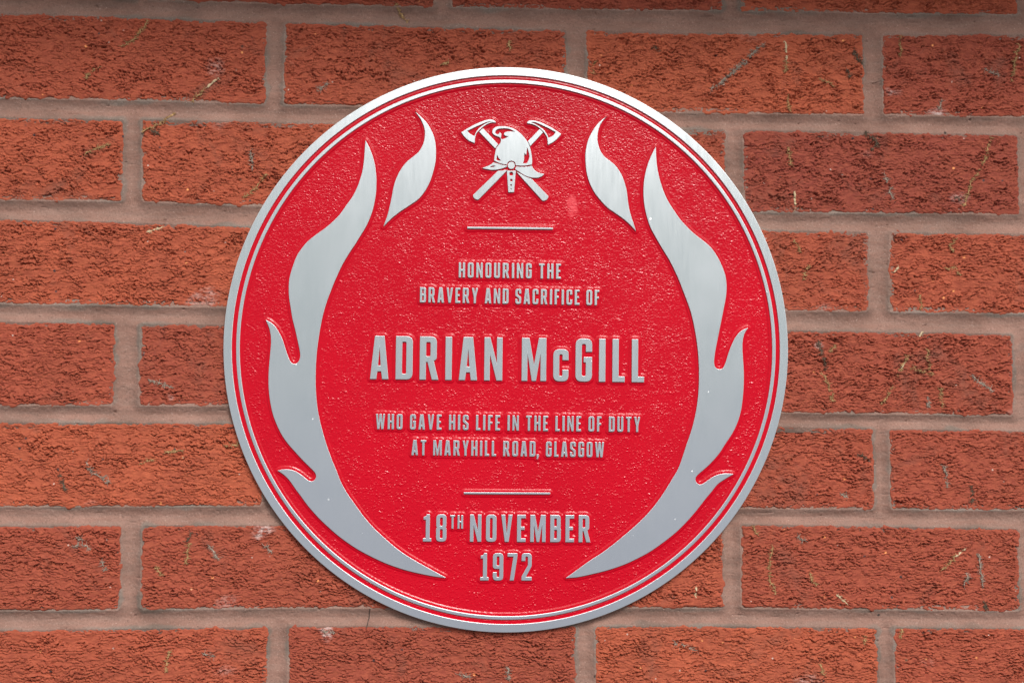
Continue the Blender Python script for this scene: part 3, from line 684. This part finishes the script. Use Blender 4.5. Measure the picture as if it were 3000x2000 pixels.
R1, R2 = 0.15, 0.048
GLYPH = {
 'A': (0.424, [G((0, 0), (0.145, 0), (0.168, 0.18), (0.256, 0.18), (0.279, 0), (0.424, 0), (0.322, 1), (0.102, 1)), G((0.181, 0.315), (0.243, 0.315), (0.212, 0.74))]),
 'B': (0.395, [G((0, 0), (0.395, 0, 0.13), (0.395, 0.49, 0.07), (0.365, 0.518, 0.02), (0.385, 0.545, 0.07), (0.385, 1, 0.13), (0, 1)), box(0.145, 0.13, 0.25, 0.45, 0.03), box(0.145, 0.575, 0.242, 0.87, 0.03)]),
 'C': (0.385, [G((0.385, 0.66), (0.385, 1, R1), (0, 1, R1), (0, 0, R1), (0.385, 0, R1), (0.385, 0.34), (0.24, 0.34), (0.24, 0.125, R2), (0.145, 0.125, R2), (0.145, 0.875, R2), (0.24, 0.875, R2), (0.24, 0.66))]),
 'D': (0.39, [G((0, 0), (0.39, 0, R1), (0.39, 1, R1), (0, 1)), box(0.147, 0.13, 0.243, 0.87, 0.03)]),
 'E': (0.32, [G((0, 0), (0.32, 0), (0.32, 0.13), (0.147, 0.13), (0.147, 0.445), (0.28, 0.445), (0.28, 0.565), (0.147, 0.565), (0.147, 0.87), (0.32, 0.87), (0.32, 1), (0, 1))]),
 'F': (0.305, [G((0, 0), (0.147, 0), (0.147, 0.435), (0.28, 0.435), (0.28, 0.56), (0.147, 0.56), (0.147, 0.87), (0.305, 0.87), (0.305, 1), (0, 1))]),
 'G': (0.385, [G((0.385, 0.69), (0.385, 1, R1), (0, 1, R1), (0, 0, R1), (0.385, 0, R1), (0.385, 0.57), (0.19, 0.57), (0.19, 0.445), (0.24, 0.445), (0.24, 0.125, R2), (0.145, 0.125, R2), (0.145, 0.875, R2), (0.24, 0.875, R2), (0.24, 0.69))]),
 'H': (0.41, [G((0, 0), (0.147, 0), (0.147, 0.435), (0.263, 0.435), (0.263, 0), (0.41, 0), (0.41, 1), (0.263, 1), (0.263, 0.56), (0.147, 0.56), (0.147, 1), (0, 1))]),
 'I': (0.15, [G((0, 0), (0.15, 0), (0.15, 1), (0, 1))]),
 'L': (0.29, [G((0, 0), (0.29, 0), (0.29, 0.13), (0.147, 0.13), (0.147, 1), (0, 1))]),
 'M': (0.57, [G((0, 0), (0.133, 0), (0.133, 0.64), (0.236, 0), (0.334, 0), (0.437, 0.64), (0.437, 0), (0.57, 0), (0.57, 1), (0.395, 1), (0.285, 0.38), (0.175, 1), (0, 1))]),
 'N': (0.42, [G((0, 0), (0.13, 0), (0.13, 0.60), (0.285, 0), (0.42, 0), (0.42, 1), (0.29, 1), (0.29, 0.40), (0.135, 1), (0, 1))]),
 'O': (0.39, [box(0, 0, 0.39, 1, R1), box(0.145, 0.125, 0.245, 0.875, R2)]),
 'R': (0.43, [G((0, 0), (0.145, 0), (0.145, 0.41), (0.18, 0.41), (0.285, 0), (0.435, 0), (0.325, 0.435), (0.392, 0.48, 0.09), (0.392, 1, 0.14), (0, 1)), box(0.145, 0.54, 0.247, 0.87, 0.03)]),
 'S': (0.38, [G((0.38, 0.68), (0.38, 1, R1), (0, 1, R1), (0, 0.53, 0.12), (0.237, 0.36, 0.05), (0.237, 0.125, R2), (0.143, 0.125, R2), (0.143, 0.32), (0, 0.32), (0, 0, R1), (0.38, 0, R1), (0.38, 0.43, 0.12), (0.143, 0.62, 0.05), (0.143, 0.875, R2), (0.237, 0.875, R2), (0.237, 0.68))]),
 'T': (0.365, [G((0.11, 0), (0.256, 0), (0.256, 0.87), (0.365, 0.87), (0.365, 1), (0, 1), (0, 0.87), (0.11, 0.87))]),
 'U': (0.395, [G((0, 1), (0, 0, R1), (0.395, 0, R1), (0.395, 1), (0.248, 1), (0.248, 0.125, R2), (0.147, 0.125, R2), (0.147, 1))]),
 'V': (0.42, [G((0.138, 0), (0.282, 0), (0.42, 1), (0.275, 1), (0.21, 0.30), (0.145, 1), (0, 1))]),
 'W': (0.60, [G((0.10, 0), (0.24, 0), (0.30, 0.55), (0.36, 0), (0.50, 0), (0.60, 1), (0.465, 1), (0.425, 0.40), (0.365, 1), (0.235, 1), (0.175, 0.40), (0.135, 1), (0, 1))]),
 'Y': (0.41, [G((0.132, 0), (0.278, 0), (0.278, 0.40), (0.41, 1), (0.265, 1), (0.205, 0.62), (0.145, 1), (0, 1), (0.132, 0.40))]),
 'c': (0.355, [G((0.355, 0.49), (0.355, 0.745, 0.145), (0, 0.745, 0.145), (0, 0, 0.145), (0.355, 0, 0.145), (0.355, 0.27), (0.215, 0.27), (0.215, 0.12, 0.035), (0.14, 0.12, 0.035), (0.14, 0.625, 0.035), (0.215, 0.625, 0.035), (0.215, 0.49))]),
 ',': (0.15, [G((0.0, 0.14), (0.15, 0.14), (0.15, 0.0), (0.09, -0.17), (0.0, -0.17), (0.035, 0.0), (0.0, 0.0))]),
 '1': (0.31, [G((0, 0), (0.31, 0), (0.31, 0.12), (0.248, 0.12), (0.248, 1), (0.135, 1), (0.105, 0.93), (0.015, 0.90), (0.015, 0.80), (0.10, 0.80), (0.10, 0.12), (0, 0.12))]),
 '2': (0.375, [G((0, 0), (0.375, 0), (0.375, 0.13), (0.165, 0.13), (0.375, 0.53, 0.12), (0.375, 1, R1), (0, 1, R1), (0, 0.71), (0.14, 0.71), (0.14, 0.875, R2), (0.235, 0.875, R2), (0.235, 0.56, 0.08), (0, 0.14))]),
 '7': (0.365, [G((0.085, 0), (0.235, 0), (0.365, 0.87), (0.365, 1), (0, 1), (0, 0.87), (0.215, 0.87))]),
 '8': (0.385, [G((0, 0, R1), (0.385, 0, R1), (0.385, 0.47, 0.08), (0.35, 0.515, 0.03), (0.38, 0.56, 0.08), (0.38, 1, R1), (0.005, 1, R1), (0.005, 0.56, 0.08), (0.035, 0.515, 0.03), (0, 0.47, 0.08)), box(0.14, 0.12, 0.245, 0.455, R2), box(0.14, 0.575, 0.245, 0.88, R2)]),
 '9': (0.385, [G((0, 0.30), (0, 0, R1), (0.385, 0, R1), (0.385, 1, R1), (0, 1, R1), (0, 0.42, R1), (0.24, 0.42), (0.24, 0.12, R2), (0.143, 0.12, R2), (0.143, 0.30)), box(0.143, 0.54, 0.24, 0.88, R2)]),
}

def fillet(pts, k=5):
    """polygon whose corners are rounded by the third value"""
    out, n = [], len(pts)
    for i in range(n):
        p = np.array(pts[i][:2])
        r = pts[i][2]
        if r <= 0:
            out.append(tuple(p))
            continue
        a, b = np.array(pts[i - 1][:2]) - p, np.array(pts[(i + 1) % n][:2]) - p
        la, lb = np.linalg.norm(a), np.linalg.norm(b)
        a, b = a / la, b / lb
        half = math.acos(max(-1, min(1, float(a @ b)))) / 2
        t = min(r / math.tan(half), la * 0.48, lb * 0.48)
        p0, p1 = p + a * t, p + b * t
        for s in range(k + 1):
            u = s / k
            out.append(tuple((1 - u) ** 2 * p0 + 2 * u * (1 - u) * p + u * u * p1))
    return out

def inscription(text, left, right, cap):
    left, right = np.array(left), np.array(right)
    width = np.linalg.norm(right - left) / cap
    items, sup, adv, gaps = [], False, 0.0, 0
    # advance = glyph widths + gaps (letter gap 1, word space 2.75)
    for ch in text:
        if ch == '^':
            sup = True
            continue
        if ch == ' ':
            sup = False
            items.append((' ', 0, False))
            continue
        items.append((ch, GLYPH[ch][0] * (0.50 if sup else 1.0), sup))
    weights = []
    for i, (ch, w, s) in enumerate(items[:-1]):
        if ch == ' ':
            weights.append(0.0)
        elif items[i + 1][0] == ' ':
            weights.append(1.5 if s else 2.75)
        else:
            weights.append(0.55 if s else (0.45 if items[i + 1][0] == ',' else (0.75 if items[i + 1][2] else 1.0)))
    g = (width - sum(w for _, w, _ in items)) / sum(weights)
    ux = (right - left) / np.linalg.norm(right - left)
    uz = np.array((-ux[1], ux[0]))
    x, cs = 0.0, []
    for i, (ch, w, s) in enumerate(items):
        if ch != ' ':
            for c in GLYPH[ch][1]:
                f = fillet(c)
                if s:
                    f = [(px * 0.50, 0.475 + py * 0.50) for px, py in f]
                cs.append([tuple(left + cap * ((x + px) * ux + py * uz)) for px, py in f])
        x += w + (g * weights[i] if i < len(weights) else 0)
    return cs

for text, a, b, cap in TEXT:
    raised('inscription_line', inscription(text, a, b, cap), plaque, 0.17 if cap > 15 else 0.11)

# ------------------------------------------------------------------ the red enamel field, grained except beside the raised edges
STEP = 0.34
N = int(2 * (R_IN + 2) / STEP)
gx = (np.arange(N) - (N - 1) / 2) * STEP
FX, FZ = np.meshgrid(gx, gx)
rad = np.hypot(FX, FZ)
mask = np.zeros((N, N), np.float32)
for contours in RAISED:
    allp = np.vstack([np.array(c) for c in contours])
    i0, i1 = np.searchsorted(gx, allp[:, 0].min() - 1), np.searchsorted(gx, allp[:, 0].max() + 1)
    j0, j1 = np.searchsorted(gx, allp[:, 1].min() - 1), np.searchsorted(gx, allp[:, 1].max() + 1)
    px, pz = FX[j0:j1, i0:i1], FZ[j0:j1, i0:i1]
    inside = np.zeros(px.shape, bool)
    for c in contours:
        c = np.array(c)
        for (xa, za), (xb, zb) in zip(c, np.roll(c, -1, 0)):
            if za == zb:
                continue
            jj = np.nonzero((gx[j0:j1] >= min(za, zb)) & (gx[j0:j1] < max(za, zb)))[0]
            if len(jj) == 0:
                continue
            xc = xa + (gx[j0:j1][jj] - za) / (zb - za) * (xb - xa)
            inside[jj] ^= px[jj] < xc[:, None]
    mask[j0:j1, i0:i1][inside] = 1
mask[(rad > R_RI) & (rad < R_RO)] = 1
mask[rad > R_IN] = 1
wav = fnoise((N, N), 7, 7, 71) * 0.5
plinth = fblur(dilate(mask, 2.15 / STEP).astype(np.float32), 0.50 / STEP)
flat = fblur(dilate(mask, 2.9 / STEP).astype(np.float32), 0.50 / STEP)
n1 = fnoise((N, N), 2.5, 1.9, 72)
n2 = fnoise((N, N), 4.4, 3.2, 73)
n3 = fnoise((N, N), 18, 16, 74)
grain = 0.8 * n1 + 0.4 * n2
grain = np.where(grain > 0, grain ** 1.15, -0.6 * np.abs(grain)) * (0.8 + 0.3 * np.clip(n3, -1, 1.5))
Hf = FIELD - 0.55 + 0.50 * sstep(0.06, 0.94, plinth) + 0.110 * grain * np.clip(1 - flat, 0.05, 1) + 0.02 * wav * (1 - mask)
groove = np.exp(-((rad - (R_RO + 1.35)) / 0.35) ** 2)
Hf = Hf + 0.16 * groove * (1 + 0.2 * n2)
Hf = np.where(mask > 0.5, np.minimum(Hf, FIELD), Hf)
smudge = sstep(1.0, 0.55, np.hypot((FX - SMUDGE[0]) / 5.2, (FZ - SMUDGE[1]) / 7.5) + 0.15 * n3 + 0.06 * n2) * 0.8
keep = rad < R_IN + 0.6
q = keep[:-1, :-1] & keep[1:, :-1] & keep[:-1, 1:] & keep[1:, 1:]
jj, ii = np.nonzero(q)
a = jj * N + ii
quads = np.stack([a, a + 1, a + N + 1, a + N], 1)
used = np.zeros(N * N, bool)
used[quads.ravel()] = True
remap = np.cumsum(used) - 1
idx = np.nonzero(used)[0]
v = np.stack([FX.ravel()[idx], -Hf.ravel()[idx], FZ.ravel()[idx]], 1) * MM
link('enamel_field', mesh_np('enamel_field', v, remap[quads], [RED], True, {'smudge': smudge.ravel()[idx]}), plaque)
